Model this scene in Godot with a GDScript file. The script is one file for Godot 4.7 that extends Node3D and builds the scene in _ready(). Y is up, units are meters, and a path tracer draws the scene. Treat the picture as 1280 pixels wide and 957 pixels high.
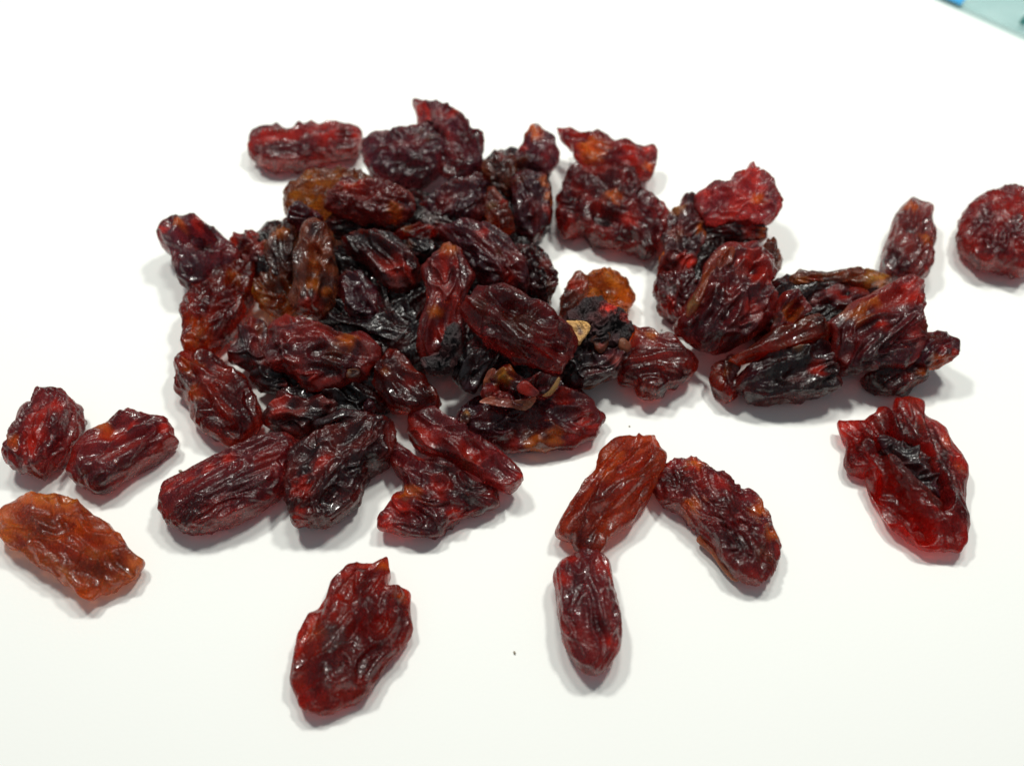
extends Node3D
# Dried raisins scattered on a sheet of white paper, seen from 13 cm.

const FOV := 42.0
const PITCH := 55.0
const DIST := 0.134
const MM := 0.001

var cam_at := Vector3.ZERO
var cam_basis := Basis.IDENTITY
var used := {}
var mats := {}
var n1 := FastNoiseLite.new()
var n2 := FastNoiseLite.new()
var total_tris := 0
var seed_count := 0

# windows on the photograph in which outlines were measured: origin in photo pixels and scale
const CROPS := {
	"A": [180, 110, 3.9875], "C": [180, 320, 3.9875], "D": [460, 280, 3.9875], "E": [660, 140, 3.9875],
	"W1": [180, 230, 5.317], "W2": [340, 230, 5.317], "W3": [500, 230, 5.317], "W4": [280, 380, 5.317],
	"W5": [500, 400, 5.317], "W6": [800, 220, 5.317], "W7": [840, 350, 5.317], "W8": [990, 330, 5.317],
	"W9": [560, 110, 5.317], "W10": [420, 110, 5.317], "W11": [660, 320, 5.317],
	"L1": [0, 460, 5.317], "L2": [0, 600, 5.317], "L3": [190, 500, 3.9875], "L4": [440, 460, 3.9875],
	"L5": [320, 680, 4.1625], "L6": [640, 530, 2.9], "L7": [1060, 200, 5.8], "L8": [960, 480, 3.9875], "P": [0, 0, 1.0],
}

# linear base colours: [skin, darker skin, thin clear skin, also used as painted rim glow]
const PALETTES := {
	"wine": [Vector3(0.14, 0.015, 0.018), Vector3(0.065, 0.010, 0.014), Vector3(0.33, 0.022, 0.012)],
	"dark": [Vector3(0.045, 0.009, 0.011), Vector3(0.017, 0.007, 0.009), Vector3(0.17, 0.014, 0.009)],
	"red": [Vector3(0.24, 0.018, 0.014), Vector3(0.10, 0.011, 0.013), Vector3(0.50, 0.045, 0.014)],
	"brown": [Vector3(0.15, 0.034, 0.020), Vector3(0.055, 0.017, 0.014), Vector3(0.36, 0.08, 0.022)],
	"amber": [Vector3(0.40, 0.115, 0.020), Vector3(0.20, 0.040, 0.016), Vector3(0.66, 0.27, 0.035)],
	"purple": [Vector3(0.085, 0.016, 0.024), Vector3(0.042, 0.011, 0.019), Vector3(0.20, 0.020, 0.016)],
	"rust": [Vector3(0.30, 0.042, 0.014), Vector3(0.13, 0.017, 0.012), Vector3(0.52, 0.095, 0.018)],
	"black": [Vector3(0.026, 0.012, 0.014), Vector3(0.012, 0.009, 0.010), Vector3(0.07, 0.013, 0.013)],
	"pink": [Vector3(0.30, 0.045, 0.042), Vector3(0.17, 0.020, 0.022), Vector3(0.46, 0.05, 0.035)],
	"honey": [Vector3(0.33, 0.085, 0.030), Vector3(0.20, 0.045, 0.024), Vector3(0.60, 0.22, 0.04)],
	"peach": [Vector3(0.46, 0.15, 0.085), Vector3(0.30, 0.075, 0.04), Vector3(0.62, 0.24, 0.13)],
	"tan": [Vector3(0.40, 0.22, 0.09), Vector3(0.33, 0.15, 0.05), Vector3(0.6, 0.34, 0.1)],
}
const SPOTS := {  # orange stands for light glowing through the skin, grey is lightened as sheen
	"orange": Vector3(0.92, 0.20, 0.012), "amber": Vector3(0.85, 0.34, 0.035), "red": Vector3(0.72, 0.030, 0.012),
	"black": Vector3(0.014, 0.011, 0.012), "grey": Vector3(0.20, 0.18, 0.185), "brown": Vector3(0.17, 0.05, 0.025),
	"purple": Vector3(0.05, 0.010, 0.018), "dark": Vector3(0.028, 0.008, 0.010), "pink": Vector3(0.40, 0.08, 0.07), "tan": Vector3(0.5, 0.22, 0.07),
}


func _ready() -> void:
	# ---- camera, light, exposure -------------------------------------------------
	var pr := deg_to_rad(PITCH)
	cam_at = Vector3(0, DIST * sin(pr), DIST * cos(pr))
	cam_basis = Basis(Vector3.RIGHT, -pr)
	var cam := Camera3D.new()
	cam.name = "camera"
	cam.transform = Transform3D(cam_basis, cam_at)
	cam.fov = FOV
	cam.near = 0.005
	cam.far = 20.0
	var lens := CameraAttributesPhysical.new()
	lens.frustum_focal_length = 12.0 / (2.0 * tan(deg_to_rad(FOV) * 0.5)) * 2.0
	lens.frustum_focus_distance = 0.122
	lens.exposure_aperture = 16.0
	lens.frustum_near = 0.005
	lens.frustum_far = 20.0
	cam.attributes = lens
	cam.fov = FOV
	add_child(cam, true)
	cam.make_current()

	var env := Environment.new()
	env.background_mode = Environment.BG_COLOR
	env.background_color = Color(0.93, 0.97, 1.0)
	env.background_energy_multiplier = 0.18
	env.tonemap_mode = Environment.TONE_MAPPER_LINEAR
	env.tonemap_exposure = 1.02
	env.sdfgi_enabled = true
	env.ssao_enabled = true
	env.ssil_enabled = true
	var we := WorldEnvironment.new()
	we.name = "room_light"
	we.environment = env
	add_child(we, true)

	lamp("lamp_left", Vector3(-0.09, 0.265, -0.09), Vector2(0.036, 0.026), 0.040, Color(1.0, 1.0, 0.97))  # left lamp, placed from how shadows fall; no window known
	lamp("lamp_right", Vector3(0.10, 0.265, -0.09), Vector2(0.036, 0.026), 0.040, Color(1.0, 1.0, 0.97))  # right lamp, placed from how shadows fall; no wall known
	lamp("lamp_behind", Vector3(0.02, 0.50, -0.22), Vector2(0.09, 0.05), 0.075, Color(1.0, 1.0, 0.97))

	# ---- surfaces ----------------------------------------------------------------
	n1.noise_type = FastNoiseLite.TYPE_SIMPLEX_SMOOTH
	n1.frequency = 1.0
	n1.fractal_type = FastNoiseLite.FRACTAL_NONE
	n1.seed = 11
	n2.noise_type = FastNoiseLite.TYPE_SIMPLEX
	n2.frequency = 1.0
	n2.fractal_type = FastNoiseLite.FRACTAL_NONE
	n2.seed = 77
	make_materials()
	build_table()
	#RAISINS
	scatter_raisins()
	print("triangles ", total_tris)


func lamp(called: String, at: Vector3, size: Vector2, energy: float, tint: Color) -> void:
	var l := AreaLight3D.new()
	l.name = called
	l.area_size = size
	l.light_energy = energy
	l.light_color = tint
	l.shadow_enabled = true
	l.set("area_range", 6.0)
	l.set("area_attenuation", 2.0)
	l.set("area_normalize_energy", true)
	var b := Basis.looking_at((Vector3.ZERO - at).normalized(), Vector3.UP)
	l.transform = Transform3D(b, at)
	add_child(l, true)


# ---- materials -------------------------------------------------------------------
func noise_image(size: int, freq: float, oct: int, sd: int, kind: int, ramp: Array, ridged := false) -> ImageTexture:
	var n := FastNoiseLite.new()
	n.seed = sd
	n.noise_type = kind
	n.frequency = freq
	n.fractal_type = FastNoiseLite.FRACTAL_RIDGED if ridged else FastNoiseLite.FRACTAL_FBM
	n.fractal_octaves = oct
	var im := n.get_seamless_image(size, size)
	im.convert(Image.FORMAT_RGB8)
	if ramp:
		for y in size:
			for x in size:
				var v := im.get_pixel(x, y).r
				v = lerpf(ramp[0], ramp[1], clampf((v - 0.2) / 0.6, 0.0, 1.0))
				im.set_pixel(x, y, Color(v, v, v))
	return ImageTexture.create_from_image(im)


func make_materials() -> void:
	var grain := noise_image(512, 0.011, 3, 5, FastNoiseLite.TYPE_SIMPLEX, [], true)
	var rough := noise_image(256, 0.02, 3, 9, FastNoiseLite.TYPE_SIMPLEX, [0.5, 1.25])
	var gloss := noise_image(256, 0.012, 3, 31, FastNoiseLite.TYPE_SIMPLEX, [-0.3, 1.2])
	var crusty := noise_image(512, 0.03, 5, 15, FastNoiseLite.TYPE_CELLULAR, [])
	# alpha is the share of opaque skin; the rest lets light through the gel
	for spec in [["flesh", 0.30, 0.34, 0.75, 0.22, 0.5], ["clear", 0.16, 0.30, 0.9, 0.25, 0.8], ["sheer", 0.06, 0.30, 0.8, 0.3, 0.9], ["flap", 0.40, 0.50, 0.3, 0.3, 0.8], ["dull", 0.60, 0.36, 0.8, 0.1, 0.0], ["crust", 1.0, 0.75, 0.0, 0.0, 0.0]]:
		var m := StandardMaterial3D.new()
		m.resource_name = spec[0]
		m.vertex_color_use_as_albedo = true
		m.vertex_color_is_srgb = true
		m.albedo_color = Color(1, 1, 1, spec[1])
		m.roughness = spec[2]
		m.roughness_texture = rough
		m.metallic_specular = 0.5
		m.uv1_triplanar = true
		m.uv1_scale = Vector3(230, 230, 230)
		m.heightmap_enabled = true
		m.heightmap_texture = crusty if spec[0] == "crust" else grain
		m.heightmap_scale = 0.04 if spec[0] == "crust" else 0.007
		if spec[1] < 1.0:
			m.refraction_enabled = true
			m.refraction_scale = 0.038
		if spec[3] > 0.0:
			m.clearcoat_enabled = true
			m.clearcoat = spec[3]
			m.clearcoat_roughness = 0.11
			m.clearcoat_texture = gloss
		if spec[4] > 0.0:
			m.subsurf_scatter_enabled = true
			m.subsurf_scatter_strength = spec[4]
		if spec[5] > 0.0:
			m.backlight_enabled = true
			m.backlight = Color(1.0, 0.92, 0.9) * spec[5]
		mats[spec[0]] = m

	var paper := StandardMaterial3D.new()
	paper.resource_name = "paper"
	paper.albedo_color = Color.from_rgba8(243, 244, 241)
	paper.roughness = 0.9
	paper.metallic_specular = 0.3
	paper.uv1_triplanar = true
	paper.uv1_scale = Vector3(60, 60, 60)
	paper.heightmap_enabled = true
	paper.heightmap_texture = noise_image(512, 0.05, 4, 23, FastNoiseLite.TYPE_SIMPLEX, [])
	paper.heightmap_scale = 0.0006
	mats["paper"] = paper
	var table := StandardMaterial3D.new()
	table.resource_name = "table"
	table.albedo_color = Color(0.78, 0.85, 0.84)
	table.roughness = 0.45
	mats["table"] = table
	var bag := StandardMaterial3D.new()
	bag.resource_name = "bag_film"
	bag.transparency = BaseMaterial3D.TRANSPARENCY_ALPHA
	bag.albedo_color = Color(0.75, 0.9, 0.9, 0.22)
	bag.roughness = 0.25
	mats["bag"] = bag
	for p in [["print_blue", Color(0.20, 0.62, 0.85)], ["print_teal", Color(0.05, 0.40, 0.38)]]:
		var m := StandardMaterial3D.new()
		m.resource_name = p[0]
		m.albedo_color = p[1]
		m.roughness = 0.35
		mats[p[0]] = m
	var crumb := StandardMaterial3D.new()
	crumb.resource_name = "crumb"
	crumb.albedo_color = Color(0.56, 0.52, 0.45)
	crumb.roughness = 0.9
	mats["crumb"] = crumb


# ---- pixels to places --------------------------------------------------------------
func ray(px: Vector2) -> Vector3:
	var t := tan(deg_to_rad(FOV) * 0.5) / 478.5
	return (cam_basis * Vector3((px.x - 640.0) * t, (478.5 - px.y) * t, -1.0)).normalized()


func on_plane(px: Vector2, p0: Vector3, n: Vector3) -> Vector3:
	var d := ray(px)
	return cam_at + d * ((p0 - cam_at).dot(n) / d.dot(n))


func photo_px(crop: String, u: float, v: float) -> Vector2:
	var c: Array = CROPS[crop]
	return Vector2(c[0] + u / c[2], c[1] + v / c[2])


func outline_px(crop: String, pts: Array) -> PackedVector2Array:
	var out := PackedVector2Array()
	for i in range(0, pts.size() - 1, 2):
		out.append(photo_px(crop, pts[i], pts[i + 1]))
	return out


func centroid(p: PackedVector2Array) -> Vector2:
	var a := 0.0
	var c := Vector2.ZERO
	for i in p.size():
		var q := p[(i + 1) % p.size()]
		var k := p[i].cross(q)
		a += k
		c += (p[i] + q) * k
	return c / (3.0 * a)


func numbered(called: String) -> String:
	var k: int = used.get(called, 0)
	used[called] = k + 1
	return called if k == 0 else "%s_%03d" % [called, k]


func ridge(v: float) -> float:
	return clampf(1.0 - sqrt(v * v + 0.0012) * 2.0, 0.0, 1.0)


func sstep(a: float, b: float, x: float) -> float:
	var t := clampf((x - a) / (b - a), 0.0, 1.0)
	return t * t * (3.0 - 2.0 * t)


# ---- one dried, wrinkled body from a measured outline ------------------------------
# o: h height of its middle (mm), c half thickness (mm), t tilt towards the viewer (deg), roll (deg), pal, wr wrinkle depth, wl wrinkle spacing (mm),
#    st stretch of wrinkles along the body, fold depth of big folds, bump share of cobbled relief, spots [[u, v, radius, colour]], dents [[u, v, radius, depth mm]], res mm
func body(crop: String, pts: Array, o: Dictionary) -> Array:
	seed_count += 1
	var off := Vector3(seed_count * 37.31, seed_count * 17.7, seed_count * 53.9)
	var px := outline_px(crop, pts)
	var cpx := centroid(px)
	var h: float = o.get("h", 2.6) * MM
	var c: float = o.get("c", 2.8)
	var w0 := on_plane(cpx, Vector3(0, h, 0), Vector3.UP)
	var tilt := deg_to_rad(o.get("t", 0.0))
	var roll := deg_to_rad(o.get("roll", 0.0))
	var nn := Vector3(sin(roll), cos(roll) * cos(tilt), cos(roll) * sin(tilt)).normalized()
	var xx := (Vector3.RIGHT - nn * nn.x).normalized()
	var ff := nn.cross(xx)
	# outline in the plane, mm
	var view := (cam_at - w0).normalized()
	var s := absf(view.dot(nn))
	var co := sqrt(1.0 - s * s)
	var flat := PackedVector2Array()
	var ext := 0.0
	for p in px:
		var q := (on_plane(p, w0, nn) - w0) / MM
		flat.append(Vector2(q.dot(xx), q.dot(ff)))
		ext = maxf(ext, absf(q.dot(ff)))
	var k := sqrt(maxf(ext * ext * s * s - c * c * co * co * 0.8, ext * ext * s * s * 0.4)) / (ext * s)
	for i in flat.size():
		flat[i].y *= k
	var shift := centroid(flat)
	# long axis
	var sxx := 0.0
	var syy := 0.0
	var sxy := 0.0
	var smooth := PackedVector2Array()
	var cnt := flat.size()
	for i in cnt:
		for j in 6:
			smooth.append(flat[i].cubic_interpolate(flat[(i + 1) % cnt], flat[(i + cnt - 1) % cnt], flat[(i + 2) % cnt], j / 6.0) - shift)
	for p in smooth:
		sxx += p.x * p.x
		syy += p.y * p.y
		sxy += p.x * p.y
	var ang := 0.5 * atan2(2.0 * sxy, sxx - syy)
	if o.has("ang"):
		ang = deg_to_rad(o["ang"])
	var e1 := Vector2(cos(ang), sin(ang))
	var e2 := Vector2(-e1.y, e1.x)
	var a := 0.0
	var b := 0.0
	for p in smooth:
		a = maxf(a, absf(p.dot(e1)))
		b = maxf(b, absf(p.dot(e2)))
	var unit := PackedVector2Array()
	for p in smooth:
		unit.append(Vector2(p.dot(e1) / a, p.dot(e2) / b))
	var bins := 288
	var rad := PackedFloat32Array()
	rad.resize(bins)
	for bi in bins:
		var d := Vector2.from_angle(TAU * bi / bins)
		var best := 0.15
		for i in unit.size():
			var p := unit[i]
			var e := unit[(i + 1) % unit.size()] - p
			var den := d.cross(e)
			if absf(den) > 1e-6:
				var tt := p.cross(e) / den
				var uu := p.cross(d) / den
				if tt > best and uu >= 0.0 and uu <= 1.0:
					best = tt
		rad[bi] = best
	# spots and dents, in the plane (long axis coordinates)
	var spots := []
	for sp in o.get("spots", []):
		var q := (on_plane(photo_px(crop, sp[0], sp[1]), w0 + nn * c * 0.6 * MM, nn) - w0) / MM
		var v := Vector2(q.dot(xx), q.dot(ff) * k) - shift
		spots.append([v.dot(e1), v.dot(e2), sp[2] / CROPS[crop][2] * 0.105, SPOTS[sp[3]]])
	var dents := []
	for sp in o.get("dents", []):
		var q := (on_plane(photo_px(crop, sp[0], sp[1]), w0 + nn * c * 0.5 * MM, nn) - w0) / MM
		var v := Vector2(q.dot(xx), q.dot(ff) * k) - shift
		dents.append([v.dot(e1), v.dot(e2), sp[2] / CROPS[crop][2] * 0.105, sp[3]])

	var wr: float = o.get("wr", 0.38)
	var wl: float = o.get("wl", 2.3) * 1.22
	var st: float = o.get("st", 2.2)
	var fold: float = o.get("fold", 0.55)
	var cob: float = o.get("bump", 0.3)
	var bend: float = o.get("bend", 0.0)
	var puff: float = o.get("puff", 0.78)
	var res: float = o.get("res", 0.142 if crop in ["L1", "L2", "L3", "L4", "L5", "L6", "L8"] else (0.205 if crop in ["A", "E", "W9", "W10", "L7", "W1", "W6"] else 0.17))
	var fine: float = o.get("fine", 0.06)
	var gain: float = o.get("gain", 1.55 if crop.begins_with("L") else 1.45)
	var pal: Array = [PALETTES[o.get("pal", "wine")][0] * gain, PALETTES[o.get("pal", "wine")][1] * gain, PALETTES[o.get("pal", "wine")][2] * minf(gain, 1.4)]
	var loose: bool = crop in ["L1", "L2", "L3", "L4", "L5", "L6", "L7", "L8"]
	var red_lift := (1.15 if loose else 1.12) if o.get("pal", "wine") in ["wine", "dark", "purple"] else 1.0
	var clear_share: float = o.get("clear", 0.0)
	var dark_share: float = o.get("shade", 0.0) + (0.0 if loose else 0.1)  # heap raisins are coloured darker for the shade among them
	var gx := clampi(int(a * 2.2 / res), 16, 150)
	var gz := clampi(int(b * 2.2 / res), 12, 110)
	var gy := clampi(int(c * 1.5 / res), 5, 40)
	var lat := PackedInt32Array()
	lat.resize((gx + 1) * (gy + 1) * (gz + 1))
	lat.fill(-1)
	var verts := PackedVector3Array()
	var cols := PackedColorArray()
	for i in gx + 1:
		var ex := tan((2.0 * i / gx - 1.0) * PI * 0.25)
		var edge_x := i == 0 or i == gx
		for j in gy + 1:
			var ey := tan((2.0 * j / gy - 1.0) * PI * 0.25)
			var edge_y := j == 0 or j == gy
			var step := 1 if edge_x or edge_y else gz
			for l in range(0, gz + 1, step):
				var ez := tan((2.0 * l / gz - 1.0) * PI * 0.25)
				lat[(i * (gy + 1) + j) * (gz + 1) + l] = verts.size()
				var d := Vector3(ex, ey, ez).normalized()
				var rho := sqrt(d.x * d.x + d.z * d.z)
				var th := atan2(d.z, d.x)
				var fb := fposmod(th / TAU, 1.0) * bins
				var b0 := int(fb) % bins
				var rr := lerpf(rad[b0], rad[(b0 + 1) % bins], fb - floorf(fb))
				rr = 1.03 * lerpf(0.97, rr, minf(1.0, rho * rho * 1.15))
				var rp := pow(rho, puff) * rr
				var inv := 1.0 / maxf(rho, 1e-5)
				var x := a * rp * d.x * inv
				var z := b * rp * d.z * inv
				var y := c * signf(d.y) * pow(absf(d.y), 0.84)
				var nrm := Vector3(d.x / a, d.y / c, d.z / b).normalized()
				# big folds, wrinkles, fine relief
				var p := Vector3(x / st, y, z)
				var q := p + off
				var big := n1.get_noise_3dv(q * 0.24)
				var wv := Vector3(n1.get_noise_3dv(q * 0.31 + Vector3(9, 0, 0)), n1.get_noise_3dv(q * 0.31 + Vector3(0, 19, 0)), big)
				var qw := q + wv * 1.1
				var v1 := n1.get_noise_3dv(qw / wl)
				var r1 := ridge(v1)
				var v2 := n1.get_noise_3dv((q + wv * 0.5) * (2.3 / wl) + Vector3(3, 7, 1))
				var r2 := ridge(v2)
				var v3 := n2.get_noise_3dv(Vector3(x / 1.3, y, z) * (3.5 / wl) + off)
				var billow := absf(v2) * 2.0 - 0.5
				var disp := fold * (0.5 * big + 1.5 * (0.50 - sqrt(big * big + 0.002) * 2.0)) + wr * 1.6 * (r1 - 0.55) + wr * 0.5 * lerpf((r2 - 0.55) * (0.25 + 0.8 * r1), billow * 1.5, cob) + fine * (ridge(v3) - 0.5)
				disp *= 1.0 - 0.62 * pow(rho, 5.0)
				var mid := 0.0
				if bend != 0.0:
					mid = bend * (n1.get_noise_3dv(Vector3(x, 0, z) * 0.22 + off) + 0.5 * n1.get_noise_3dv(Vector3(x, 0, z) * 0.55 + off))
					disp *= 0.25
				var pos := Vector3(x, y + mid, z) + nrm * disp
				var hollow := 0.0
				for dn in dents:
					var dd: float = Vector2(x - dn[0], z - dn[1]).length() / dn[2] + 0.35 * v1
					if dd < 1.0:
						var f := 1.0 - sstep(0.35, 1.0, dd)
						hollow = maxf(hollow, f)
						if d.y > 0.0:
							pos.y -= minf(dn[3] * f, maxf(pos.y + c * d.y * 0.75, 0.0))
				var world := w0 + (xx * (pos.x * e1.x + pos.z * e2.x + shift.x) + ff * (pos.x * e1.y + pos.z * e2.y + shift.y) + nn * pos.y) * MM
				var low := (0.03 + 0.05 * absf(v2)) * MM
				if world.y < low:
					world.y = low
				verts.append(Vector3(world.x - w0.x, world.y, world.z - w0.z))
				# skin colour, plus glow, sheen and shade painted in by rim and spots
				var m1 := n1.get_noise_3dv(p * 0.27 + off * 1.7)
				var m2 := n1.get_noise_3dv(p * 0.75 + off * 0.6)
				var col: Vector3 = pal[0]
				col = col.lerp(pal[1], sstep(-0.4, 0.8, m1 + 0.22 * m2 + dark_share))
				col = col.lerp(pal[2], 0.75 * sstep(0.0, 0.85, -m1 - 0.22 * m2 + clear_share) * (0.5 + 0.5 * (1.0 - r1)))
				col = col.lerp(pal[2] * 1.25, 0.40 * sstep(0.88, 1.0, rho + 0.12 * m2))  # translucent edge glow painted into the rim colour
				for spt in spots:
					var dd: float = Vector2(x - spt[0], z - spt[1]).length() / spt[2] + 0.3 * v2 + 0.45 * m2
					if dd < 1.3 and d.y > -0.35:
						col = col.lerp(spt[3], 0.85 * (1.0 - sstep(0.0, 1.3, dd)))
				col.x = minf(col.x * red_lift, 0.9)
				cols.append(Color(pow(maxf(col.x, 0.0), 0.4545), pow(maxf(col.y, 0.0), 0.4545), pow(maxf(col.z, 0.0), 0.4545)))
	var idx := PackedInt32Array()
	var sy := gz + 1
	var sx := (gy + 1) * (gz + 1)
	for i in gx:
		for l in gz:
			quad(idx, lat[i * sx + l], lat[(i + 1) * sx + l], lat[(i + 1) * sx + l + 1], lat[i * sx + l + 1])
			var tp := gy * sy
			quad(idx, lat[i * sx + tp + l], lat[i * sx + tp + l + 1], lat[(i + 1) * sx + tp + l + 1], lat[(i + 1) * sx + tp + l])
	for i in gx:
		for j in gy:
			quad(idx, lat[i * sx + j * sy], lat[i * sx + (j + 1) * sy], lat[(i + 1) * sx + (j + 1) * sy], lat[(i + 1) * sx + j * sy])
			quad(idx, lat[i * sx + j * sy + gz], lat[(i + 1) * sx + j * sy + gz], lat[(i + 1) * sx + (j + 1) * sy + gz], lat[i * sx + (j + 1) * sy + gz])
	for j in gy:
		for l in gz:
			quad(idx, lat[j * sy + l], lat[j * sy + l + 1], lat[(j + 1) * sy + l + 1], lat[(j + 1) * sy + l])
			quad(idx, lat[gx * sx + j * sy + l], lat[gx * sx + (j + 1) * sy + l], lat[gx * sx + (j + 1) * sy + l + 1], lat[gx * sx + j * sy + l + 1])
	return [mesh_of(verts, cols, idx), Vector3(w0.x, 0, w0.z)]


func quad(idx: PackedInt32Array, a: int, b: int, c: int, d: int) -> void:
	idx.append(a)
	idx.append(c)
	idx.append(b)
	idx.append(a)
	idx.append(d)
	idx.append(c)


func mesh_of(verts: PackedVector3Array, cols: PackedColorArray, idx: PackedInt32Array) -> ArrayMesh:
	var nor := PackedVector3Array()
	nor.resize(verts.size())
	var mid := Vector3.ZERO
	for v in verts:
		mid += v
	mid /= verts.size()
	var vol := 0.0
	for i in range(0, idx.size(), 3):
		var p := verts[idx[i]]
		var f := (verts[idx[i + 2]] - p).cross(verts[idx[i + 1]] - p) * 1e6
		vol += f.dot(p - mid)
		nor[idx[i]] += f
		nor[idx[i + 1]] += f
		nor[idx[i + 2]] += f
	if vol < 0.0:
		for i in range(0, idx.size(), 3):
			var sw := idx[i + 1]
			idx[i + 1] = idx[i + 2]
			idx[i + 2] = sw
	var sg := -1.0 if vol < 0.0 else 1.0
	for i in nor.size():
		nor[i] = (nor[i] * sg).normalized()
	total_tris += idx.size() / 3
	var arr := []
	arr.resize(Mesh.ARRAY_MAX)
	arr[Mesh.ARRAY_VERTEX] = verts
	arr[Mesh.ARRAY_NORMAL] = nor
	if cols.size():
		arr[Mesh.ARRAY_COLOR] = cols
	arr[Mesh.ARRAY_INDEX] = idx
	var m := ArrayMesh.new()
	m.add_surface_from_arrays(Mesh.PRIMITIVE_TRIANGLES, arr)
	return m


func tag(o: Node3D, label: String, category: String, group := "") -> void:
	o.set_meta("label", label)
	o.set_meta("category", category)
	if group:
		o.set_meta("group", group)


# a raisin; parts are [name, crop, outline, options, label] and lie on it
func raisin(label: String, crop: String, pts: Array, o: Dictionary, parts: Array = []) -> Node3D:
	var made := body(crop, pts, o)
	var mi := MeshInstance3D.new()
	mi.mesh = made[0]
	mi.material_override = mats[o.get("mat", "flesh")]
	var root: Node3D = mi
	if parts:
		root = Node3D.new()
		mi.name = "flesh"
		root.add_child(mi, true)
	root.name = numbered(o.get("called", "raisin"))
	root.position = made[1]
	tag(root, label, o.get("category", "raisin"), o.get("group", "raisins on the paper"))
	add_child(root, true)
	for p in parts:
		var b := body(p[1], p[2], p[3])
		var pm := MeshInstance3D.new()
		pm.name = p[0]
		pm.mesh = b[0]
		pm.material_override = mats[p[3].get("mat", "flap")]
		pm.position = b[1] - made[1]
		if p.size() > 4:
			pm.set_meta("label", p[4])
		root.add_child(pm, true)
	return root


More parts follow.
